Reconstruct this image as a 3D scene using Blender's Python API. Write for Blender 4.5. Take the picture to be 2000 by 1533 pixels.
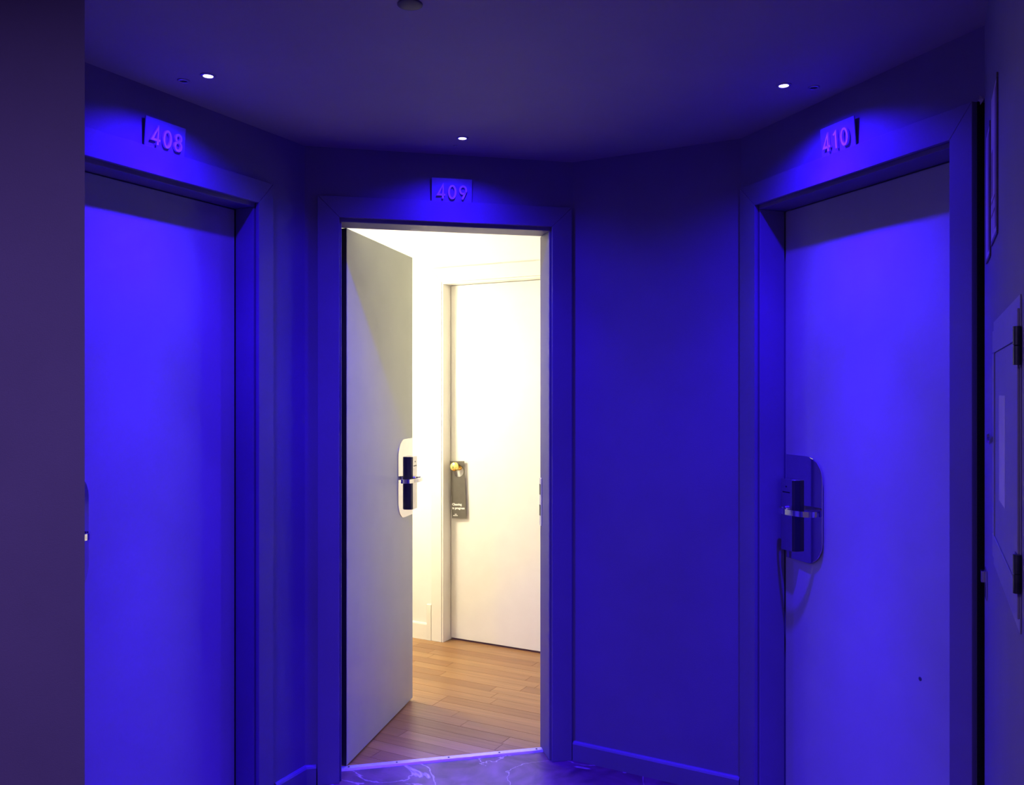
import bpy, bmesh, math, random
from math import sin, cos, pi, radians
from mathutils import Vector, Matrix
random.seed(7)
for o in list(bpy.data.objects): bpy.data.objects.remove(o)
scene = bpy.context.scene
COL = scene.collection

# ------------------------------------------------------------------ camera, world, exposure
F, YH, EYE = 1700.0, 763.7, 1.421          # focal length and horizon row in pixels of the 2000 x 1533 frame, eye height
cd = bpy.data.cameras.new('camera'); cam = bpy.data.objects.new('camera', cd); COL.objects.link(cam)
cam.location = (0, 0, EYE); cam.rotation_euler = (pi/2, 0, 0)
cd.sensor_fit = 'HORIZONTAL'; cd.sensor_width = 36.0; cd.lens = F/2000*36
cd.shift_y = -(766.5-YH)/2000; cd.clip_start = 0.02
scene.camera = cam
world = bpy.data.worlds.new('world'); scene.world = world; world.use_nodes = True
bg = world.node_tree.nodes['Background']
bg.inputs[0].default_value = (0.070, 0.042, 0.19, 1); bg.inputs[1].default_value = 1.0
vs = scene.view_settings
vs.view_transform = 'Standard'; vs.look = 'None'; vs.exposure = 0.0; vs.gamma = 1.0; vs.use_curve_mapping = False
BLUE = (0.028, 0.0035, 1.0)                # blue LED
SPOT_W, BEAM_W, CORE_W = 46.0, 120.0, 300.0            # each blue spot: spill, beam and core of its light
CORR_W = 26.0                              # added corridor fill lamp
ROOM_W, FILL_W = 54.0, 1.0   # invented pendant and added fill lamp of the open room

# ------------------------------------------------------------------ plan of the lobby (five walls of an octagon)
def dirv(a): return Vector((cos(radians(a)), sin(radians(a)), 0))
TH = dict(a=63.37, b=13.0, m=-29.36, c=-70.17, r=-115.6, i=-28.5)
D = {k: dirv(v) for k, v in TH.items()}
N = {k: Vector((-v.y, v.x, 0)) for k, v in D.items()}
C1 = Vector((-.747, 3.139, 0)); C2 = C1+1.008*D['b']; C3 = C2+.651*D['m']; C4 = C3+1.002*D['c']
BASE = dict(a=C1, b=C1, m=C2, c=C3, r=C4)
CEIL, OPEN_H, CAS_H = 2.305, 2.05, 2.127
def W(w, t, off=0, z=0): return BASE[w]+D[w]*t+N[w]*off+Vector((0, 0, z))
def meet(w1, o1, w2, o2):
    p, q = W(w1, 0, o1), W(w2, 0, o2); d, e = D[w1], D[w2]
    den = d.x*e.y-d.y*e.x
    t = ((q.x-p.x)*e.y-(q.y-p.y)*e.x)/den
    return p+d*t

# ------------------------------------------------------------------ materials
def mat(name, col, rough=.5, metal=0, noise=0.0, nscale=30, bump=0.0, bscale=200, spec=.5, emit=None, estr=0):
    m = bpy.data.materials.new(name); m.use_nodes = True; nt = m.node_tree; b = nt.nodes['Principled BSDF']
    b.inputs['Base Color'].default_value = (*col, 1); b.inputs['Roughness'].default_value = rough
    b.inputs['Metallic'].default_value = metal; b.inputs['Specular IOR Level'].default_value = spec
    if emit: b.inputs['Emission Color'].default_value = (*emit, 1); b.inputs['Emission Strength'].default_value = estr
    tc = nt.nodes.new('ShaderNodeTexCoord')
    if noise:
        n = nt.nodes.new('ShaderNodeTexNoise'); n.inputs['Scale'].default_value = nscale; n.inputs['Detail'].default_value = 5
        nt.links.new(tc.outputs['Object'], n.inputs['Vector'])
        r = nt.nodes.new('ShaderNodeValToRGB'); e = r.color_ramp.elements
        e[0].position = .3; e[1].position = .7
        e[0].color = (*[c*(1-noise) for c in col], 1); e[1].color = (*[min(1, c*(1+noise)) for c in col], 1)
        nt.links.new(n.outputs['Fac'], r.inputs['Fac']); nt.links.new(r.outputs['Color'], b.inputs['Base Color'])
    if bump:
        n2 = nt.nodes.new('ShaderNodeTexNoise'); n2.inputs['Scale'].default_value = bscale; n2.inputs['Detail'].default_value = 3
        nt.links.new(tc.outputs['Object'], n2.inputs['Vector'])
        bp = nt.nodes.new('ShaderNodeBump'); bp.inputs['Strength'].default_value = bump; bp.inputs['Distance'].default_value = .002
        nt.links.new(n2.outputs['Fac'], bp.inputs['Height']); nt.links.new(bp.outputs['Normal'], b.inputs['Normal'])
    return m
M = dict(
    wall=mat('lobby_wall_paint', (.195, .165, .265), .62, noise=.04, nscale=6, bump=.25, bscale=320),
    ceil=mat('lobby_ceiling_paint', (.37, .34, .32), .75, noise=.03, nscale=5, bump=.2, bscale=260),
    trim=mat('grey_gloss_trim_paint', (.185, .158, .25), .55, noise=.03, nscale=9, bump=.08, bscale=90),
    door=mat('grey_door_paint', (.43, .475, .39), .42, noise=.03, nscale=8, bump=.06, bscale=60),
    edge=mat('dark_door_edge', (.035, .034, .04), .5),
    rwall=mat('room_white_paint', (.86, .85, .81), .6, noise=.02, nscale=5, bump=.15, bscale=300),
    rtrim=mat('room_white_gloss', (.85, .83, .76), .35, noise=.02, nscale=8),
    gap=mat('dark_wall_gap', (.010, .010, .014), .9, noise=.3, nscale=80),
    chrome=mat('polished_chrome', (.80, .80, .82), .06, 1, noise=.02, nscale=20),
    steel=mat('satin_steel', (.62, .62, .64), .22, 1, noise=.04, nscale=60),
    dark=mat('dark_anodised_side', (.05, .05, .07), .25, .6),
    black=mat('black_slot', (.01, .01, .012), .5),
    brass=mat('polished_brass', (.90, .68, .22), .16, 1, noise=.05, nscale=40),
    hanger=mat('grey_card', (.115, .102, .082), .6, noise=.08, nscale=30),
    ink=mat('white_print', (.88, .87, .83), .6),
    digit=mat('pink_white_digit', (1.0, .72, .95), .45, noise=.04, nscale=60),
    plate=mat('number_plate_grey', (.26, .24, .42), .35, noise=.05, nscale=60),
    alu=mat('pale_aluminium_strip', (.62, .60, .58), .38, .35, noise=.06, nscale=60),
    hinge=mat('dark_iron_hinge', (.06, .065, .075), .38, .8, noise=.3, nscale=50),
    cab=mat('grey_cabinet_enamel', (.27, .27, .31), .35, noise=.06, nscale=12, bump=.15, bscale=60),
    cabin=mat('cabinet_back', (.25, .25, .27), .6, noise=.1, nscale=6),
    paper=mat('white_paper', (.62, .60, .60), .7, noise=.06, nscale=15),
    frame=mat('dark_thin_frame', (.10, .075, .08), .4, noise=.2, nscale=40),
    plan=mat('printed_plan_dark', (.22, .09, .14), .5, noise=.2, nscale=25),
    planl=mat('printed_plan_pale', (.62, .52, .62), .5, noise=.1, nscale=25),
    plaster=mat('broken_plaster', (.6, .6, .6), .9, noise=.2, nscale=90),
    stain=mat('dark_stain', (.06, .06, .07), .8),
    bezel=mat('lamp_bezel', (.45, .45, .47), .3, .7),
    bluelens=mat('blue_led_lens', (.9, .9, 1), .3, emit=(.62, .50, 1.0), estr=14),
    offlens=mat('unlit_lens', (.03, .03, .035), .2),
    warmglass=mat('lit_opal_glass', (.9, .88, .8), .3, emit=(1, .90, .66), estr=ROOM_W/(pi*4*pi*.11**2)),
    fillglass=mat('lit_small_opal', (.9, .88, .8), .3, emit=(1, .90, .66), estr=FILL_W/(pi*pi*.076**2)),
    lilacglass=mat('dim_lilac_glass', (.8, .78, .85), .3, emit=(.44, .28, 1.0), estr=2),
    sensor=mat('dark_plastic', (.05, .04, .055), .6, noise=.1, nscale=30),
)
def glass_mat():
    m = bpy.data.materials.new('cabinet_glass'); m.use_nodes = True; nt = m.node_tree; nt.nodes.clear()
    o = nt.nodes.new('ShaderNodeOutputMaterial'); mx = nt.nodes.new('ShaderNodeMixShader'); fr = nt.nodes.new('ShaderNodeFresnel')
    t = nt.nodes.new('ShaderNodeBsdfTransparent'); g = nt.nodes.new('ShaderNodeBsdfGlossy'); g.inputs['Roughness'].default_value = .05
    t.inputs['Color'].default_value = (.93, .95, .94, 1); fr.inputs['IOR'].default_value = 1.45
    nt.links.new(fr.outputs[0], mx.inputs[0]); nt.links.new(t.outputs[0], mx.inputs[1]); nt.links.new(g.outputs[0], mx.inputs[2])
    nt.links.new(mx.outputs[0], o.inputs[0]); return m
M['glass'] = glass_mat()
def marble_mat():
    m = bpy.data.materials.new('brown_marble'); m.use_nodes = True; nt = m.node_tree; b = nt.nodes['Principled BSDF']; L = nt.links.new
    tc = nt.nodes.new('ShaderNodeTexCoord')
    n = nt.nodes.new('ShaderNodeTexNoise'); n.inputs['Scale'].default_value = 7; n.inputs['Detail'].default_value = 9; n.inputs['Distortion'].default_value = 1.2
    L(tc.outputs['Object'], n.inputs['Vector'])
    r = nt.nodes.new('ShaderNodeValToRGB'); e = r.color_ramp.elements
    e[0].position = .33; e[0].color = (.075, .032, .045, 1); e[1].position = .70; e[1].color = (.20, .085, .125, 1)
    L(n.outputs['Fac'], r.inputs['Fac'])
    # pale veins: thin band of a distorted noise
    n2 = nt.nodes.new('ShaderNodeTexNoise'); n2.inputs['Scale'].default_value = 2.6; n2.inputs['Detail'].default_value = 6; n2.inputs['Distortion'].default_value = .9
    L(tc.outputs['Object'], n2.inputs['Vector'])
    s = nt.nodes.new('ShaderNodeMath'); s.operation = 'SUBTRACT'; s.inputs[1].default_value = .52; L(n2.outputs['Fac'], s.inputs[0])
    a = nt.nodes.new('ShaderNodeMath'); a.operation = 'ABSOLUTE'; L(s.outputs[0], a.inputs[0])
    v = nt.nodes.new('ShaderNodeMapRange'); v.inputs['From Min'].default_value = 0; v.inputs['From Max'].default_value = .008
    v.inputs['To Min'].default_value = 1; v.inputs['To Max'].default_value = 0; L(a.outputs[0], v.inputs['Value'])
    mx = nt.nodes.new('ShaderNodeMix'); mx.data_type = 'RGBA'; L(v.outputs[0], mx.inputs['Factor']); L(r.outputs['Color'], mx.inputs['A'])
    mx.inputs['B'].default_value = (.50, .34, .36, 1); L(mx.outputs['Result'], b.inputs['Base Color'])
    b.inputs['Roughness'].default_value = .33; b.inputs['Specular IOR Level'].default_value = .3
    return m
M['marble'] = marble_mat()
def wood_mat():
    m = bpy.data.materials.new('oak_parquet'); m.use_nodes = True; nt = m.node_tree; b = nt.nodes['Principled BSDF']; L = nt.links.new
    tc = nt.nodes.new('ShaderNodeTexCoord'); oi = nt.nodes.new('ShaderNodeObjectInfo')
    r = nt.nodes.new('ShaderNodeValToRGB'); e = r.color_ramp.elements
    e[0].position = 0; e[0].color = (.30, .142, .050, 1); e[1].position = 1; e[1].color = (.40, .215, .078, 1)
    x = r.color_ramp.elements.new(.45); x.color = (.35, .178, .064, 1)
    L(oi.outputs['Random'], r.inputs['Fac'])
    ad = nt.nodes.new('ShaderNodeVectorMath'); ad.operation = 'ADD'
    sc = nt.nodes.new('ShaderNodeVectorMath'); sc.operation = 'MULTIPLY'; sc.inputs[1].default_value = (3.5, 70, 8); L(tc.outputs['Object'], sc.inputs[0])
    cmb = nt.nodes.new('ShaderNodeMath'); cmb.operation = 'MULTIPLY'; cmb.inputs[1].default_value = 40; L(oi.outputs['Random'], cmb.inputs[0])
    L(sc.outputs[0], ad.inputs[0]); L(cmb.outputs[0], ad.inputs[1])
    n = nt.nodes.new('ShaderNodeTexNoise'); n.inputs['Scale'].default_value = 1; n.inputs['Detail'].default_value = 4; L(ad.outputs[0], n.inputs['Vector'])
    mr = nt.nodes.new('ShaderNodeMapRange'); mr.inputs['From Min'].default_value = .3; mr.inputs['From Max'].default_value = .7
    mr.inputs['To Min'].default_value = .84; mr.inputs['To Max'].default_value = 1.1; L(n.outputs['Fac'], mr.inputs['Value'])
    mu = nt.nodes.new('ShaderNodeVectorMath'); mu.operation = 'MULTIPLY'; L(r.outputs['Color'], mu.inputs[0]); L(mr.outputs[0], mu.inputs[1])
    L(mu.outputs[0], b.inputs['Base Color']); b.inputs['Roughness'].default_value = .36
    return m
M['wood'] = wood_mat()

# ------------------------------------------------------------------ mesh helpers
def link(name, me, m, parent=None):
    o = bpy.data.objects.new(name, me); COL.objects.link(o)
    if m:
        me.materials.clear(); me.materials.append(M[m])
    if parent: o.parent = parent
    return o
def build(name, bm, m, parent=None, smooth=False):
    bmesh.ops.recalc_face_normals(bm, faces=bm.faces)
    me = bpy.data.meshes.new(name); bm.to_mesh(me); bm.free()
    if smooth:
        for p in me.polygons: p.use_smooth = True
        me.set_sharp_from_angle(angle=radians(38))
    return link(name, me, m, parent)
def empty(name, loc, rz=0):
    o = bpy.data.objects.new(name, None); COL.objects.link(o); o.location = loc; o.rotation_euler = (0, 0, rz); o.empty_display_size = .05
    return o
def tag(o, label=None, cat=None, group=None, kind=None):
    for k, v in (('label', label), ('category', cat), ('group', group), ('kind', kind)):
        if v: o[k] = v
    return o
def add_prism(bm, pts, vec, bevel=0, seg=1):
    """polygon pts (3D) extruded by vec"""
    b2 = bmesh.new(); vec = Vector(vec)
    v0 = [b2.verts.new(p) for p in pts]; v1 = [b2.verts.new(Vector(p)+vec) for p in pts]
    b2.faces.new(v0[::-1]); b2.faces.new(v1); n = len(pts)
    for i in range(n): b2.faces.new((v0[i], v0[(i+1) % n], v1[(i+1) % n], v1[i]))
    bmesh.ops.recalc_face_normals(b2, faces=b2.faces)
    if bevel: bmesh.ops.bevel(b2, geom=list(b2.edges), offset=bevel, segments=seg, affect='EDGES', profile=.5)
    tmp = bpy.data.meshes.new('t'); b2.to_mesh(tmp); b2.free(); bm.from_mesh(tmp); bpy.data.meshes.remove(tmp)
def add_box(bm, x0, x1, y0, y1, z0, z1, bevel=0, seg=1):
    add_prism(bm, [(x0, y0, z0), (x1, y0, z0), (x1, y1, z0), (x0, y1, z0)], (0, 0, z1-z0), bevel, seg)
def boxo(name, dims, m, parent=None, bevel=0, seg=1):
    bm = bmesh.new(); add_box(bm, *dims, bevel=bevel, seg=seg); return build(name, bm, m, parent)
def plan_prism(bm, pts, z0, z1): add_prism(bm, [(p[0], p[1], z0) for p in pts], (0, 0, z1-z0))
def add_lathe(bm, prof, seg=24, axis='z', c=(0, 0, 0)):
    """prof: list of (radius, height) along axis"""
    rows = []
    def pt(r, h, a):
        x, y = r*cos(a), r*sin(a)
        v = (x, y, h) if axis == 'z' else ((x, h, y) if axis == 'y' else (h, x, y))
        return Vector(v)+Vector(c)
    for r, h in prof:
        rows.append([bm.verts.new(pt(r, h, 2*pi*k/seg)) for k in range(seg)] if r > 1e-6 else [bm.verts.new(pt(0, h, 0))])
    for A, B in zip(rows, rows[1:]):
        for k in range(seg):
            k2 = (k+1) % seg
            if len(A) == 1 and len(B) == 1: continue
            if len(A) == 1: bm.faces.new((A[0], B[k], B[k2]))
            elif len(B) == 1: bm.faces.new((A[k], B[0], A[k2]))
            else: bm.faces.new((A[k], B[k], B[k2], A[k2]))
def add_band(bm, path, hw, y0, y1, closed=False):
    """flat stroke in the x-z plane, half width hw, extruded from y0 to y1"""
    n = len(path); L = []; R = []
    for i, p in enumerate(path):
        a = path[(i-1) % n] if (closed or i > 0) else path[i]; b = path[(i+1) % n] if (closed or i < n-1) else path[i]
        t1 = Vector((p[0]-a[0], p[1]-a[1])); t2 = Vector((b[0]-p[0], b[1]-p[1]))
        t1 = t1.normalized() if t1.length else t2.normalized(); t2 = t2.normalized() if t2.length else t1
        nn = Vector((-(t1.y+t2.y), t1.x+t2.x))
        nn = nn.normalized() if nn.length > 1e-6 else Vector((-t1.y, t1.x))
        k = min(2.2, 1/max(.3, nn.dot(Vector((-t1.y, t1.x)))))
        L.append((p[0]+nn.x*hw*k, p[1]+nn.y*hw*k)); R.append((p[0]-nn.x*hw*k, p[1]-nn.y*hw*k))
    vs = [[bm.verts.new((q[0], y, q[1])) for q in side] for side in (L, R) for y in (y0, y1)]
    Lf, Lb, Rf, Rb = vs; m = n if closed else n-1
    for i in range(m):
        j = (i+1) % n
        bm.faces.new((Lf[i], Lf[j], Rf[j], Rf[i])); bm.faces.new((Lb[i], Rb[i], Rb[j], Lb[j]))
        bm.faces.new((Lf[i], Lb[i], Lb[j], Lf[j])); bm.faces.new((Rf[i], Rf[j], Rb[j], Rb[i]))
    if not closed:
        bm.faces.new((Lf[0], Rf[0], Rb[0], Lb[0])); bm.faces.new((Lf[-1], Lb[-1], Rb[-1], Rf[-1]))
def catmull(P, k=6):
    out = []
    for i in range(len(P)-1):
        p0, p1, p2, p3 = [Vector(P[max(0, min(len(P)-1, i+j))]) for j in (-1, 0, 1, 2)]
        for s in range(k):
            t = s/k
            out.append(.5*((2*p1)+(-p0+p2)*t+(2*p0-5*p1+4*p2-p3)*t*t+(-p0+3*p1-3*p2+p3)*t**3))
    out.append(Vector(P[-1])); return out

# ------------------------------------------------------------------ lobby shell
TK = .13
J = dict(a=(-1.031, -.250), b=(.122, .922), c=(.098, .911))      # clear edge of each casing along its wall
LIN = .008                                                    # lining stands proud of the casing's inner edge
def wall_with_door(name, w, poly_left, poly_right, t0, t1, m='wall'):
    bm = bmesh.new()
    plan_prism(bm, poly_left, 0, CEIL); plan_prism(bm, poly_right, 0, CEIL)
    plan_prism(bm, [W(w, t0), W(w, t1), W(w, t1, TK), W(w, t0, TK)], OPEN_H+.012, CEIL)
    return tag(build(name, bm, m), kind='structure')
ga = .012
a0, a1 = J['a'][0]-ga, J['a'][1]+ga
C0 = W('a', -1.26)
ab, bm_, mc = meet('a', TK, 'b', TK), meet('b', TK, 'm', TK), meet('m', TK, 'c', TK)
wall_with_door('wall_left', 'a', [C0, W('a', a0), W('a', a0, TK), W('a', -1.26, TK)], [W('a', a1), C1, ab, W('a', a1, TK)], a0, a1)
b0, b1 = J['b'][0]-ga, J['b'][1]+ga
wall_with_door('wall_back', 'b', [C1, W('b', b0), W('b', b0, TK), ab], [W('b', b1), C2, bm_, W('b', b1, TK)], b0, b1)
bm = bmesh.new(); plan_prism(bm, [C2, C3, mc, bm_], 0, CEIL); tag(build('wall_back_right', bm, 'wall'), kind='structure')
c0, c1 = J['c'][0]-ga, J['c'][1]+ga
wr = wall_with_door('wall_right', 'c', [C3, W('c', c0), W('c', c0, TK), mc], [W('c', c1), W('c', .979), W('c', .979, TK), W('c', c1, TK)], c0, c1)
# wall above the dark gap, and the dark gap itself (an open joint between casing and the next wall)
bm = bmesh.new(); plan_prism(bm, [W('c', .979), C4, W('c', 1.002, TK), W('c', .979, TK)], CAS_H, CEIL); build('wall_over_gap', bm, 'wall', wr)
bm = bmesh.new(); plan_prism(bm, [W('c', .979, .035), W('c', 1.004, .035), W('c', 1.004, .10), W('c', .979, .10)], 0, CAS_H); build('gap_filling', bm, 'gap', wr)
bm = bmesh.new(); plan_prism(bm, [W('c', .979, .001), W('c', .981, .001), W('c', .981, .035), W('c', .979, .035)], 0, CAS_H); build('gap_side', bm, 'gap', wr)
# right wall nearer the camera
re = W('r', 1.10)
bm = bmesh.new(); plan_prism(bm, [C4, re, (re.x+.75, re.y, 0), (re.x+.75, 2.3, 0), W('c', 1.002, .14)], 0, CEIL)
wrn = tag(build('wall_right_near', bm, 'wall'), kind='structure')
E_ = Vector((-.859, 1.75, 0))
bm = bmesh.new(); plan_prism(bm, [E_, C0, W('a', -1.26, TK), (-1.9, 2.3, 0), (-1.9, 1.75, 0)], 0, CEIL)
tag(build('wall_left_near', bm, 'wall'), kind='structure')

# lobby floor and ceiling
LOB = [(-1.9, -1.6), (1.9, -1.6), (1.9, 1.3), W('c', 1.0, .12), W('c', 0, .12), W('m', 0, .12), C1+N['b']*.118, W('a', -1.26, .12), (-1.9, 2.25)]
LOBF = [(-1.9, -1.6), (1.9, -1.6), (1.9, 1.3), W('c', 1.0, .12), mc, W('b', 1.0, .105), W('b', -.02, .105), W('a', -.1, .12), W('a', -1.26, .12), (-1.9, 2.25)]
bm = bmesh.new(); plan_prism(bm, LOBF, -.06, 0); tag(build('floor', bm, 'marble'), kind='structure')
bm = bmesh.new(); plan_prism(bm, LOB, CEIL, CEIL+.06); tag(build('ceiling', bm, 'ceil'), kind='structure')

# baseboards with a rounded top edge, in wall coordinates
def baseboard(name, w, t0, t1, h=.072, th=.014, m='trim', mit0=0, mit1=0):
    root = BASE[w]
    bm = bmesh.new()
    prof = [(0, 0), (-th, 0), (-th, h-.010), (-th*.75, h-.004), (-th*.4, h), (0, h)]
    A = [bm.verts.new(W(w, t0+mit0*(-y), y, z)) for y, z in prof]; B = [bm.verts.new(W(w, t1-mit1*(-y), y, z)) for y, z in prof]
    n = len(prof)
    bm.faces.new(A); bm.faces.new(B[::-1])
    for i in range(n): bm.faces.new((A[i], A[(i+1) % n], B[(i+1) % n], B[i]))
    return tag(build(name, bm, m), kind='structure')
k = math.tan(radians((TH['a']-TH['b'])/2)); k2 = math.tan(radians((TH['m']-TH['c'])/2))
baseboard('baseboard_left', 'a', -.160, 0, mit1=k)
baseboard('baseboard_back', 'b', 0, .040, mit0=k)
baseboard('baseboard_back_right', 'm', .005, .651, mit1=k2)
baseboard('baseboard_left_end', 'a', -1.26, -1.100)

# ------------------------------------------------------------------ door frames: mitred casings + linings
def door_frame(root, w, x0, x1, depthL, depthR, wl, wr_, y=-.015, trim='trim', oh=OPEN_H, ch=CAS_H, head_depth=.115):
    """x along the wall from the wall's base point; root is an Empty at that base"""
    yb = .0005
    def pr(name, pts):
        bm = bmesh.new(); add_prism(bm, [(p[0], y, p[1]) for p in pts], (0, yb-y-.001, 0), .0013, 2); return build(name, bm, trim, root)
    pr('casing_side', [(x0-wl, 0), (x0, 0), (x0, oh), (x0-wl, ch)])
    pr('casing_side', [(x1, 0), (x1+wr_, 0), (x1+wr_, ch), (x1, oh)])
    pr('casing_head', [(x0-wl+.0006, ch+.0003), (x0+.0003, oh+.0006), (x1-.0003, oh+.0006), (x1+wr_-.0006, ch+.0003)])
    boxo('jamb_lining', (x0-ga+.001, x0+LIN, .002, depthL, 0, oh-.013), trim, root, .0025, 2)
    boxo('jamb_lining', (x1-LIN, x1+ga-.001, .002, depthR, 0, oh-.013), trim, root, .0025, 2)
    boxo('head_lining', (x0-ga+.001, x1+ga-.001, .002, head_depth, oh-.013, oh+ga-.001), trim, root, .0025, 2)

# hotel lock: chrome plate > body, lever, slot.  x runs from the free edge of the leaf to the hinge side, -y is out of the face
def lock(parent, ox, oy, mx):
    bm = bmesh.new(); x0, x1, z0, z1, r = .008, .198, .856, 1.206, .078
    P = [(x0, z0)]
    P += [(x1-r+r*sin(a), z0+r-r*cos(a)) for a in [pi/2*q/8 for q in range(9)]]
    P += [(x1-r+r*cos(a), z1-r+r*sin(a)) for a in [pi/2*q/8 for q in range(9)]]
    P += [(x0, z1)]
    X = lambda x: ox+mx*x
    add_prism(bm, [(X(p[0]), oy, p[1]) for p in P], (0, -.0035, 0))
    bmesh.ops.bevel(bm, geom=[e for e in bm.edges if all(abs(v.co.y-(oy-.0035)) < 1e-5 for v in e.verts)], offset=.0012, segments=2, affect='EDGES')
    pl = build('lock_plate', bm, 'chrome', parent)
    bm = bmesh.new(); bd_ = .027                     # depth of the body
    add_prism(bm, [(X(.010), oy-.003, .885), (X(.010), oy-bd_+.004, .885), (X(.014), oy-bd_, .885), (X(.074), oy-bd_, .885), (X(.082), oy-bd_+.006, .885), (X(.085), oy-.003, .885)], (0, 0, .24), .0012, 1)
    bd = build('lock_body', bm, 'steel', pl)
    bm = bmesh.new(); add_box(bm, min(X(.024), X(.062)), max(X(.024), X(.062)), oy-bd_-.001, oy-bd_+.001, 1.079, 1.083); build('card_slot', bm, 'black', pl)
    bm = bmesh.new(); add_lathe(bm, [(0, oy-bd_-.001), (.003, oy-bd_-.001), (.003, oy-bd_+.001), (0, oy-bd_+.001)], 10, 'y', (X(.043), 0, 1.100)); build('indicator_light', bm, 'black', pl)
    # side strip of the body, darker
    bm = bmesh.new(); add_prism(bm, [(X(.0745), oy-bd_-.0005, .887), (X(.0826), oy-bd_+.0055, .887), (X(.0858), oy-.0037, .887), (X(.0848), oy-.0037, .887), (X(.0815), oy-bd_+.0062, .887)], (0, 0, .236)); build('body_side_strip', bm, 'dark', pl)
    # lever: flat band bent to a D in a level plane
    path = catmull([(.044, -.026), (.034, -.040), (.040, -.056), (.078, -.066), (.130, -.062), (.166, -.047), (.180, -.026), (.177, -.010)], 6)
    bm = bmesh.new(); zc, hh, th = 1.023, .009, .0032; n = len(path); rows = []
    for i, p in enumerate(path):
        t = (path[min(n-1, i+1)]-path[max(0, i-1)]).normalized(); nn = Vector((-t.y, t.x))
        rows.append([bm.verts.new((X(p.x+nn.x*s*th), oy+p.y+nn.y*s*th, zc+q*hh)) for s, q in ((-1, -1), (1, -1), (1, 1), (-1, 1))])
    for A, B in zip(rows, rows[1:]):
        for q in range(4): bm.faces.new((A[q], A[(q+1) % 4], B[(q+1) % 4], B[q]))
    bm.faces.new(rows[0][::-1]); bm.faces.new(rows[-1])
    build('lever_handle', bm, 'chrome', pl, smooth=True)
    bm = bmesh.new(); add_lathe(bm, [(0, oy-.0265), (.013, oy-.0265), (.013, oy-.032), (.010, oy-.035), (0, oy-.035)], 20, 'y', (X(.044), 0, 1.023)); build('lever_rose', bm, 'steel', pl, smooth=True)
    return pl

def make_closed_door(name, w, x0, x1, face, wl, wr_, tilt=0):
    root = empty(name, BASE[w], radians(TH[w])); tag(root, kind='structure')
    door_frame(root, w, x0, x1, face, face, wl, wr_)
    boxo('door_leaf', (x0+LIN+.003, x1-LIN-.003, face, face+.042, .006, OPEN_H-.016), 'door', root, .002)
    boxo('room_side_backing', (x0-.03, x1+.03, face+.055, face+.065, -.01, OPEN_H+.03), 'gap', root)
    pl = lock(root, 0, 0, 1); pl.location = (x0+LIN+.003, face-.0002, 0); pl.rotation_euler = (0, 0, radians(-tilt))
    return root
d408 = make_closed_door('door_1', 'a', J['a'][0], J['a'][1], .082, .070, .070)
d410 = make_closed_door('door_3', 'c', J['c'][0], J['c'][1], .102, .086, .068, tilt=1.8)
bm = bmesh.new(); add_lathe(bm, [(0, 0), (.006, 0), (.0045, -.0006), (0, -.0007)], 10, 'y', (.70, .102, .62)); build('stain_spot', bm, 'stain', d410)

# 409: frame, and the leaf standing open into the room
d409 = empty('door_2', BASE['b'], radians(TH['b'])); tag(d409, kind='structure')
door_frame(d409, 'b', J['b'][0], J['b'][1], .105, .138, .078, .078, head_depth=.125)
H0, H1 = Vector((-.623, 3.283, 0)), Vector((-.458, 4.011, 0))
ang = math.atan2((H1-H0).y, (H1-H0).x)
Lw = (H1-H0).length
inv = Matrix.Translation(BASE['b']) @ Matrix.Rotation(radians(TH['b']), 4, 'Z'); inv.invert()
loc = inv @ H0
# leaf local frame: x from hinge to free edge, +y is the far (left) side
leaf = boxo('door_leaf', (0, Lw, 0, .042, .008, 2.036), 'door', d409, .0015)
leaf.location = loc; leaf.rotation_euler = (0, 0, ang-radians(TH['b']))
boxo('hinge_edge', (-.0025, -.0006, .001, .041, .010, 2.034), 'edge', leaf)
pl = lock(d409, Lw, 0, -1); pl.location = loc; pl.rotation_euler = leaf.rotation_euler
pl.name = 'lock_plate'
# strike plate on the right jamb
xs = J['b'][1]-LIN
bm = bmesh.new(); add_box(bm, xs-.0022, xs+.0005, .112, .1395, .885, 1.075, .0008)
sp = build('strike_plate', bm, 'alu', d409)
for z0, z1 in ((.925, .968), (1.008, 1.050)):
    boxo('strike_slot', (xs-.003, xs-.0015, .122, .1398, z0, z1), 'black', sp)

# threshold strip with screws
bm = bmesh.new()
add_prism(bm, [(J['b'][0]+LIN+.001, .086, 0), (J['b'][0]+LIN+.001, .092, .006), (J['b'][0]+LIN+.001, .116, .007), (J['b'][0]+LIN+.001, .124, .001), (J['b'][0]+LIN+.001, .124, 0)], (J['b'][1]-J['b'][0]-2*LIN-.002, 0, 0))
ths = build('trim_1', bm, 'alu'); ths.location = BASE['b']; ths.rotation_euler = (0, 0, radians(TH['b'])); tag(ths, kind='structure')
for t in (.16, .34, .54, .74, .89):
    bm = bmesh.new(); add_lathe(bm, [(0, .0082), (.0035, .0080), (.0042, .0068), (0, .0060)], 10, 'z', (t, .104, 0)); build('screw', bm, 'hinge', ths)

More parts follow.
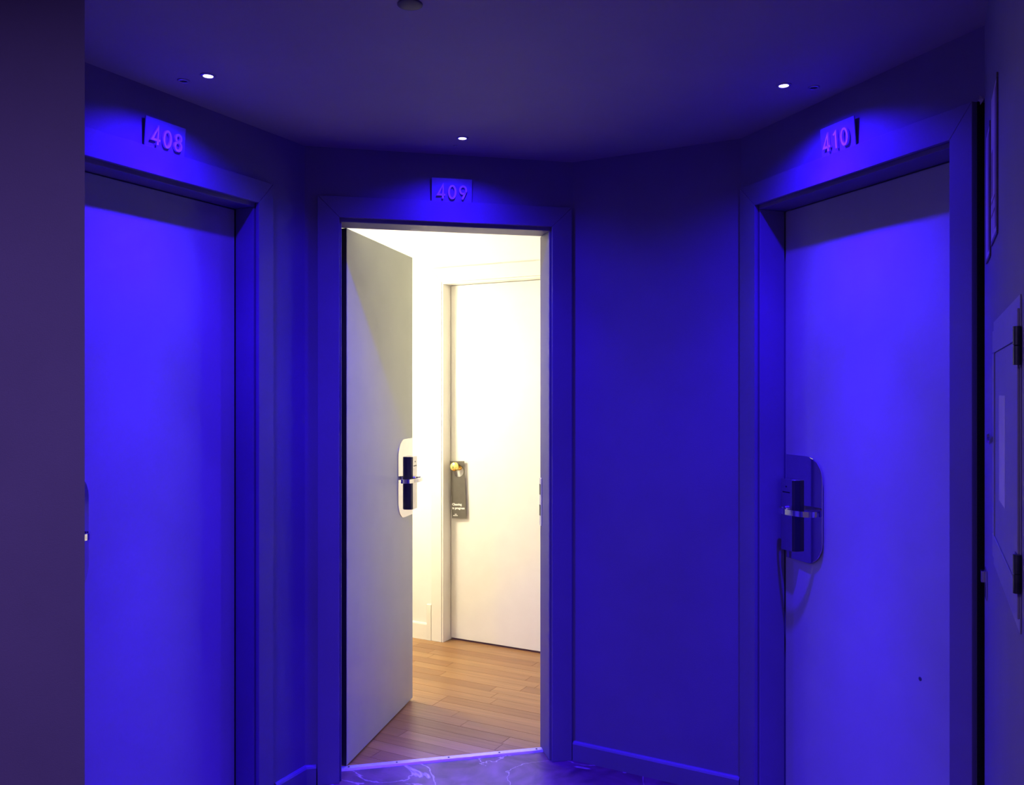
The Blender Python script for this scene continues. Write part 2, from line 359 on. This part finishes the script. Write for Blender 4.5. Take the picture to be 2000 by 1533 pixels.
# ------------------------------------------------------------------ room behind door 409
I0 = Vector((-.387, 4.928, 0)); BASE['i'] = I0
RA, RB = W('b', -.05, TK), bm_
RD = W('i', (.95-I0.x)/D['i'].x); RE_ = W('i', (-1.75-I0.x)/D['i'].x); RF = Vector((-1.75, 4.3, 0))
ROOM = [RA, RB, RD, RE_, RF]
def seg_wall(name, p, q, th, m='rwall', z0=0):
    d = (q-p).normalized(); n = Vector((d.y, -d.x, 0))       # outside for a counter-clockwise room
    bm = bmesh.new(); plan_prism(bm, [p, p+n*th, q+n*th, q], z0, CEIL); return tag(build(name, bm, m), kind='structure')
seg_wall('wall_room_right', RB, RD, .06)
seg_wall('wall_room_left', RE_, RF, .08); seg_wall('wall_room_front_left', RF, RA, .05)
# white inner face of the wall that holds door 409
bm = bmesh.new()
for t0, t1, z0 in ((-.05, b0, 0), (b1, 1.02, 0), (b0, b1, OPEN_H+.012)):
    plan_prism(bm, [W('b', t0, TK), W('b', t1, TK), W('b', t1, TK+.006), W('b', t0, TK+.006)], z0, CEIL)
tag(build('wall_room_front', bm, 'rwall'), kind='structure')
# back wall with the inner door; local x along wall i
X0, X1 = -.008, .732; IO, IC = 2.036, 2.116
xD, xE = (RD-I0).dot(D['i']), (RE_-I0).dot(D['i'])
bm = bmesh.new(); TI = .12
for t0, t1, z0 in ((xE, X0, 0), (X1, xD, 0), (X0, X1, IO)):
    plan_prism(bm, [W('i', t0), W('i', t1), W('i', t1, TI), W('i', t0, TI)], z0, CEIL)
tag(build('wall_room_back', bm, 'rwall'), kind='structure')
d4 = empty('door_4', I0, radians(TH['i'])); tag(d4, kind='structure')
def pr4(name, pts, y=-.012):
    bm = bmesh.new(); add_prism(bm, [(p[0], y, p[1]) for p in pts], (0, -y-.0005, 0), .002, 2); return build(name, bm, 'rtrim', d4)
pr4('casing_side', [(X0-.068, 0), (X0, 0), (X0, IO), (X0-.068, IC)])
pr4('casing_side', [(X1, 0), (X1+.068, 0), (X1+.068, IC), (X1, IO)])
pr4('casing_head', [(X0-.0675, IC), (X0+.0005, IO+.0003), (X1-.0005, IO+.0003), (X1+.0675, IC)])
boxo('jamb_lining', (X0+.0005, X0+.010, -.008, .10, 0, IO-.010), 'rtrim', d4, .001)
boxo('jamb_lining', (X1-.010, X1-.0005, -.008, .10, 0, IO-.010), 'rtrim', d4, .001)
boxo('head_lining', (X0+.0005, X1-.0005, -.008, .10, IO-.010, IO-.0005), 'rtrim', d4, .001)
lf4 = boxo('door_leaf', (X0+.0125, X1-.0125, .070, .110, .010, IO-.0125), 'rtrim', d4, .0015)
KX, KZ = .060, .994
bm = bmesh.new()
add_lathe(bm, [(0, .070), (.024, .070), (.024, .066), (.019, .063), (.010, .062), (.009, .046), (.012, .042), (.020, .036), (.0255, .026), (.026, .018), (.022, .009), (.011, .0045), (0, .004)], 28, 'y', (KX, 0, KZ))
kb = build('door_knob', bm, 'brass', d4, smooth=True)
boxo('keyhole', (KX-.0018, KX+.0018, .0030, .0055, KZ-.010, KZ+.004), 'black', kb)
# baseboard left of the inner door
bbl = baseboard('baseboard_room', 'i', xE, X0-.0695-.030, .095, .010, 'rtrim')
boxo('end_block', (X0-.0995, X0-.0695, -.014, -.0005, 0, .205), 'rtrim', d4, .0015)
# ceiling
bm = bmesh.new(); plan_prism(bm, [p for p in ROOM], CEIL, CEIL+.05); tag(build('ceiling_room', bm, 'rwall'), kind='structure')
# parquet: sub-floor with separate planks in rows along the inner door
bm = bmesh.new(); plan_prism(bm, [W('b', -.05, .1055), W('b', 1.0, .1055), RB, RD, RE_, RF, RA], -.05, -.010)
fl = tag(build('floor_room', bm, 'gap'), kind='structure')
bm = bmesh.new(); plan_prism(bm, [W('i', X0, 0), W('i', X1, 0), W('i', X1, .115), W('i', X0, .115)], -.05, -.001); build('doorway_floor', bm, 'wood', fl)
def clip(poly, p, q):                         # keep what lies left of p->q
    out = []; s = lambda v: (q.x-p.x)*(v[1]-p.y)-(q.y-p.y)*(v[0]-p.x)
    for i in range(len(poly)):
        A, B = poly[i], poly[(i+1) % len(poly)]; sa, sb = s(A), s(B)
        if sa >= 0: out.append(A)
        if sa*sb < 0: t = sa/(sa-sb); out.append((A[0]+(B[0]-A[0])*t, A[1]+(B[1]-A[1])*t))
    return out
FP = [W('b', -.05, .106), W('b', .99, .106), RB, RD, RE_, RF]
PW, gap = .072, .0007
r0 = 0; y = 0
rng = random.Random(3)
for row in range(32):
    yb, ya = -row*PW, -(row+1)*PW            # offsets from the inner wall toward the door
    x = xE-.1-rng.random()*.5
    while x < xD+.1:
        L = rng.choice((.46, .54, .62, .74))
        quad = [W('i', x+gap, ya+gap), W('i', x+L-gap, ya+gap), W('i', x+L-gap, yb-gap), W('i', x+gap, yb-gap)]
        poly = [(p.x, p.y) for p in quad]
        for i in range(len(FP)):
            poly = clip(poly, FP[i], FP[(i+1) % len(FP)])
            if len(poly) < 3: break
        if len(poly) >= 3:
            ar = abs(sum(poly[i][0]*poly[(i+1) % len(poly)][1]-poly[(i+1) % len(poly)][0]*poly[i][1] for i in range(len(poly))))/2
            if ar > 2e-4:
                c = W('i', x+L/2, (ya+yb)/2)
                R = Matrix.Rotation(-radians(TH['i']), 3, 'Z')
                pts = [R @ (Vector((p[0], p[1], 0))-c) for p in poly]
                bm = bmesh.new(); add_prism(bm, [(p.x, p.y, -.0098) for p in pts], (0, 0, .0098+rng.uniform(-.0003, 0)))
                o = build('plank', bm, 'wood', fl); o.location = c; o.rotation_euler = (0, 0, radians(TH['i']))
        x += L
# invented globe form for the room's unseen warm source, hidden by the open leaf
RL = Vector((-1.06, 4.485, CEIL)); GR = .11; GZ = -.78
lampo = empty('invented_pendant', RL)
tag(lampo, 'round opal globe pendant of invented form, the unseen warm source inside room 409', 'pendant lamp')
bm = bmesh.new(); add_lathe(bm, [(0, -.0005), (.055, -.0005), (.055, -.018), (.045, -.026), (0, -.026)], 28); build('ceiling_rose', bm, 'rtrim', lampo, smooth=True)
bm = bmesh.new(); add_lathe(bm, [(0, -.026), (.004, -.026), (.004, GZ+GR+.02), (0, GZ+GR+.02)], 10); build('cord', bm, 'rtrim', lampo)
bm = bmesh.new(); add_lathe(bm, [(0, GZ+GR+.03), (.026, GZ+GR+.025), (.030, GZ+GR-.004), (0, GZ+GR-.004)], 20); build('socket', bm, 'rtrim', lampo, smooth=True)
bm = bmesh.new(); add_lathe(bm, [(GR*sin(pi*q/16) if 0 < q < 16 else 0, GZ+GR*cos(pi*q/16)*.98-.008) for q in range(17)], 32); build('glass_globe', bm, 'warmglass', lampo, smooth=True)

# small fill lamp, added unseen further right to brighten reveal and leaf
fo_ = empty('added_fill_lamp', (.50, 4.02, CEIL)); tag(fo_, 'added small round white fill lamp, unseen, by the inner door of room 409', 'ceiling lamp')
bm = bmesh.new(); add_lathe(bm, [(0, -.0005), (.085, -.0005), (.085, -.022), (.078, -.026), (0, -.026)], 28); build('lamp_base', bm, 'rtrim', fo_, smooth=True)
bm = bmesh.new(); add_lathe(bm, [(.076, -.0265), (.074, -.040), (.052, -.054), (0, -.060)], 28); build('glass_shade', bm, 'fillglass', fo_, smooth=True)

# invented dim lamp behind the camera, added to brighten the left pillar
CL = Vector((-1.0, .15, CEIL))
cl = empty('added_fill_lamp', CL); tag(cl, 'added dim lilac round fill lamp, unseen in the corridor behind the viewer', 'ceiling lamp')
bm = bmesh.new(); add_lathe(bm, [(0, -.0005), (.110, -.0005), (.110, -.024), (.100, -.028), (0, -.028)], 32); build('lamp_base', bm, 'bezel', cl, smooth=True)
bm = bmesh.new(); add_lathe(bm, [(.098, -.0285), (.096, -.045), (.070, -.062), (0, -.070)], 32); build('glass_shade', bm, 'lilacglass', cl, smooth=True)
ld2 = bpy.data.lights.new('corridor_fill_light', 'AREA'); ld2.shape = 'DISK'; ld2.size = .18; ld2.energy = CORR_W; ld2.color = (.44, .28, 1.0)
lo2 = bpy.data.objects.new('fill_light', ld2); COL.objects.link(lo2); lo2.parent = cl; lo2.location = (0, 0, -.076)

# ------------------------------------------------------------------ blue ceiling spots
def spot(x, y, label, lit=True, r=.022, dim=1.0):
    root = empty('ceiling_spotlight', (x, y, CEIL)); tag(root, label, 'spotlight', 'blue ceiling spots above the doors' if lit else 'small unlit ceiling spots')
    bm = bmesh.new()
    add_lathe(bm, [(r*.62, -.0004), (r*.62, -.0030), (r*.74, -.0042), (r*.95, -.0030), (r, -.0004)], 28); build('bezel', bm, 'bezel', root, smooth=True)
    bm = bmesh.new(); add_lathe(bm, [(0, -.0026), (r*.60, -.0022), (r*.60, -.0006), (0, -.0006)], 24); build('lens', bm, 'bluelens' if lit else 'offlens', root, smooth=True)
    if lit:
        for en, size, bl in ((SPOT_W*dim, 148, .75), (BEAM_W*dim, 96, 1.0), (CORE_W*dim, 48, 1.0), (CORE_W*2.6, 29, 1.0)):
            l = bpy.data.lights.new('blue_led', 'SPOT'); l.energy = en; l.color = BLUE; l.spot_size = radians(size); l.spot_blend = bl; l.shadow_soft_size = .012
            o = bpy.data.objects.new('led_light', l); COL.objects.link(o); o.parent = root; o.location = (0, 0, -.008)
    return root
spot(-.851, 2.437, 'recessed blue ceiling spotlight shining over the left closed door')
spot(-.173, 3.038, 'lit blue ceiling spotlight over the open middle doorway, the farthest of three', dim=.62)
spot(.785, 2.514, 'bright blue ceiling spotlight over the right closed door')
spot(-.935, 2.477, 'small unlit spot fitting left of the blue light above 408', False, .017)
spot(.878, 2.531, 'small unlit spot fitting right of the blue light above 410', False, .017)
spot(-.203, 3.133, 'tiny unlit spot fitting just behind the blue light above 409', False, .008)
sn = empty('ceiling_sensor', (-.233, 1.988, CEIL)); tag(sn, 'dark round sensor cap on the ceiling at the top edge of the picture', 'sensor')
bm = bmesh.new(); add_lathe(bm, [(0, -.0005), (.029, -.0005), (.029, -.0025), (.026, -.004), (0, -.005)], 28); build('sensor_cap', bm, 'sensor', sn, smooth=True)

# ------------------------------------------------------------------ room number plates
def digit_paths(ch, h):
    w = h*.56
    if ch == '4': return [([(w*.70, 0), (w*.70, h), (w*.02, h*.27), (w*1.02, h*.27)], False)], w
    if ch == '0': return [([(w*.5+w*.44*sin(a), h*.5+h*.46*cos(a)) for a in [2*pi*q/28 for q in range(28)]], True)], w
    if ch == '8':
        return [([(w*.5+w*.36*sin(a), h*.745+h*.215*cos(a)) for a in [2*pi*q/22 for q in range(22)]], True),
                ([(w*.5+w*.42*sin(a), h*.28+h*.255*cos(a)) for a in [2*pi*q/22 for q in range(22)]], True)], w
    if ch == '9':
        return [([(w*.5+w*.42*sin(a), h*.68+h*.275*cos(a)) for a in [2*pi*q/24 for q in range(24)]], True),
                ([(w*.88, h*.58), (w*.42, 0)], False)], w
    if ch == '1': return [([(w*.16, h*.80), (w*.50, h*.96), (w*.50, 0)], False)], w*.8
def number_plate(text, w, t0, t1, label):
    th = TH[w]; wd = t1-t0; H = .086
    root = empty('room_number_sign', W(w, t0, -.0045, CAS_H+.0008), 0); root.rotation_mode = 'XYZ'
    root.rotation_euler = (radians(4.5), 0, radians(th)); tag(root, label, 'number sign', 'room number signs above the doors')
    boxo('sign_plate', (0, wd, -.004, 0, 0, H), 'plate', root, .0006)
    h = .050; gapd = .0125; tot = sum(digit_paths(c, h)[1] for c in text)+gapd*2
    x = (wd-tot)/2
    for c in text:
        paths, dw = digit_paths(c, h); bm = bmesh.new()
        for P, cl in paths: add_band(bm, [(x+p[0], .010+p[1]) for p in P], .0033, -.0135, -.0065, cl)
        # two standoff pins hold the digit in front of the plate
        add_box(bm, x+dw*.5-.001, x+dw*.5+.001, -.0070, -.0038, .010+h*.02, .010+h*.06)
        build('digit', bm, 'digit', root); x += dw+gapd
    return root
number_plate('408', 'a', -.708, -.562, 'grey number plate reading 408 leaning on the left door frame')
number_plate('409', 'b', .458, .610, 'grey number plate reading 409 above the open door')
number_plate('410', 'c', .429, .573, 'grey number plate reading 410 leaning on the right door frame')

# ------------------------------------------------------------------ door hanger on the brass knob
hg = empty('door_hanger', W('i', KX, .0, KZ), 0); hg.rotation_euler = (0, radians(-2.2), radians(TH['i']+4))
tag(hg, 'dark grey cleaning door hanger hooked on the brass knob of the white door', 'door hanger')
bm = bmesh.new(); yf, yk, r, cx, cz = .048, .0492, .032, .011, -.028
# card: outer outline bridged to a round hole
wL, wR, zT, zB = -.041, .050, .029, -.296
n = 48; inner = [(cx+r*cos(2*pi*q/n), cz+r*sin(2*pi*q/n)) for q in range(n)]
def ray(a):
    dx, dz = cos(a), sin(a); ts = []
    if dx > 1e-9: ts.append((wR-cx)/dx)
    if dx < -1e-9: ts.append((wL-cx)/dx)
    if dz > 1e-9: ts.append((zT-cz)/dz)
    if dz < -1e-9: ts.append((zB-cz)/dz)
    t = min(ts); return (cx+dx*t, cz+dz*t)
angs = sorted([2*pi*q/n for q in range(n)]+[math.atan2(zz-cz, xx-cx) % (2*pi) for xx in (wL, wR) for zz in (zT, zB)])
inner = [(cx+r*cos(a), cz+r*sin(a)) for a in angs]; outer = [ray(a) for a in angs]; n = len(angs)
fi, fo, bi, bo = [[bm.verts.new((p[0], yy, p[1])) for p in P] for P, yy in ((inner, yf), (outer, yf), (inner, yk), (outer, yk))]
for i in range(n):
    j = (i+1) % n
    bm.faces.new((fi[i], fi[j], fo[j], fo[i])); bm.faces.new((bi[i], bo[i], bo[j], bi[j]))
    bm.faces.new((fi[i], bi[i], bi[j], fi[j])); bm.faces.new((fo[i], fo[j], bo[j], bo[i]))
build('card', bm, 'hanger', hg)
def text_part(name, s, size, x, z, y, parent, m, off=0.0):
    cu = bpy.data.curves.new('t', 'FONT'); cu.body = s; cu.size = size; cu.offset = off; cu.extrude = .0002; cu.resolution_u = 3
    to = bpy.data.objects.new('t', cu); COL.objects.link(to)
    dg = bpy.context.evaluated_depsgraph_get(); me = bpy.data.meshes.new_from_object(to.evaluated_get(dg))
    bpy.data.objects.remove(to); bpy.data.curves.remove(cu)
    me.transform(Matrix.Translation((x, y, z)) @ Matrix.Rotation(pi/2, 4, 'X'))
    return link(name, me, m, parent)
text_part('lettering', 'Cleaning', .0175, -.037, -.222, yf-.0004, hg, 'ink', .0007)
text_part('lettering', 'in progress', .0175, -.037, -.243, yf-.0004, hg, 'ink', .0007)
bm = bmesh.new()
for row, (xa, ws) in enumerate(((-.022, (.003, .004, .003, .003)), (-.033, (.004, .003, .004, .002, .004, .003, .004, .003, .003)))):
    x = xa
    for w_ in ws: add_box(bm, x, x+w_-.0007, yf-.0005, yf-.0001, -.2745-row*.0075, -.2705-row*.0070); x += w_
build('small_print', bm, 'ink', hg)

# ------------------------------------------------------------------ right wall: frames, cabinet, bracket.  Local: x along the wall from its far corner, -y... lobby side is -y
def onr(name, t, z, label, cat, group=None):
    o = empty(name, W('r', t, 0, z), radians(TH['r'])); tag(o, label, cat, group); return o
def picture(t0, t1, z0, z1, label, rows):
    o = onr('picture_frame', t0, z0, label, 'frame', 'framed notices on the right wall'); w, h = t1-t0, z1-z0; y = -.0034; f = .008
    for d in ((0, w, 0, f), (0, w, h-f, h), (0, f, f, h-f), (w-f, w, f, h-f)):
        boxo('frame_bar', (d[0]+.0002, d[1]-.0002, y, -.0003, d[2]+.0002, d[3]-.0002), 'frame', o, .0005)
    sh = boxo('printed_sheet', (f, w-f, -.0031, -.0006, f, h-f), 'planl', o)
    for k_, (xa, xb, za, zb, mm) in enumerate(rows):
        boxo('print_block', (f+xa*(w-2*f), f+xb*(w-2*f), -.0033, -.00312, f+za*(h-2*f), f+zb*(h-2*f)), mm, sh)
def tr(u):
    b, d = BASE['r'], D['r']; q = (u-1000)/F; return (q*b.y-b.x)/(d.x-q*d.y)
picture(tr(1928.5), tr(1936), 1.713, 2.007, 'thin framed notice beside the corner, further of the two on the right wall',
        [(.55, .98, .03, .96, 'plan'), (.1, .45, .5, .9, 'paper')])
picture(tr(1938.5), tr(1950), 1.727, 2.040, 'framed evacuation plan on the right wall, nearer to the camera',
        [(.72, .98, .03, .97, 'plan'), (.06, .3, .30, .62, 'plan'), (.06, .70, .25, .27, 'plan'), (.06, .70, .16, .18, 'plan'), (.35, .38, .03, .25, 'plan')])
ct0, ct1, cz0, cz1 = tr(1943), tr(1995.5), 1.068, 1.562
cb = onr('wall_cabinet', ct0, cz0, 'grey metal wall cabinet with solid panelled door and black hinges on the right wall', 'cabinet'); w, h = ct1-ct0, cz1-cz0
def ring(name, x0, x1, z0, z1, fw, y0, y1, m, parent, bev=.0015):
    bm = bmesh.new()
    for d in ((x0, x1, z0, z0+fw), (x0, x1, z1-fw, z1), (x0, x0+fw, z0+fw, z1-fw), (x1-fw, x1, z0+fw, z1-fw)):
        add_box(bm, d[0], d[1], y0, y1, d[2], d[3], bev)
    return build(name, bm, m, parent)
ring('outer_frame', 0, w, 0, h, .030, -.0022, -.0003, 'cab', cb, .0006)
cdr = ring('cabinet_door', .012, w-.006, .020, h-.020, .045, -.0052, -.0023, 'cab', cb, .0008)
boxo('door_panel', (.058, w-.052, -.0030, -.0005, .066, h-.066), 'cab', cdr)  # solid painted panel, no glass pane
bm = bmesh.new(); add_lathe(bm, [(0, -.016), (.009, -.016), (.012, -.012), (.010, -.008), (.006, -.006), (.006, -.0053), (0, -.0053)], 16, 'y', (.030, 0, h*.52)); build('cabinet_knob', bm, 'chrome', cdr, smooth=True)
for zz in (.088, h-.075):
    bm = bmesh.new()
    add_lathe(bm, [(0, zz-.028), (.0055, zz-.028), (.0055, zz-.001), (.0045, zz), (.0055, zz+.001), (.0055, zz+.028), (0, zz+.028)], 14, 'z', (w+.004, -.0062, 0))
    add_box(bm, w-.030, w-.002, -.0066, -.0053, zz-.027, zz+.027, .0004)
    build('hinge', bm, 'hinge', cdr)
boxo('notice_sheet', (.17, .31, -.0034, -.00305, .150, .345), 'paper', cb)
br = onr('wall_bracket', tr(1926), .94, 'small metal latch bracket low on the right wall beside the dark gap', 'bracket')
bm = bmesh.new(); add_box(bm, 0, .06, -.0035, -.0003, 0, .068, .0006); build('bracket_plate', bm, 'steel', br)
bm = bmesh.new(); add_box(bm, -.010, .010, -.011, -.0036, .032, .058, .0006); build('bracket_tab', bm, 'steel', br)
# broken plaster at the head of the dark gap
bm = bmesh.new(); rr = random.Random(5)
for q in range(5):
    c = W('c', .992+rr.uniform(-.004, .004), -.002, CAS_H+.004+rr.uniform(-.008, .006))
    vs_ = [bm.verts.new(c+Vector((rr.uniform(-.006, .006), rr.uniform(-.004, .004), rr.uniform(-.009, .009)))) for _ in range(4)]
    for f3 in ((0, 1, 2), (0, 1, 3), (1, 2, 3), (0, 2, 3)): bm.faces.new([vs_[i] for i in f3])
build('plaster_chip', bm, 'plaster', wr)
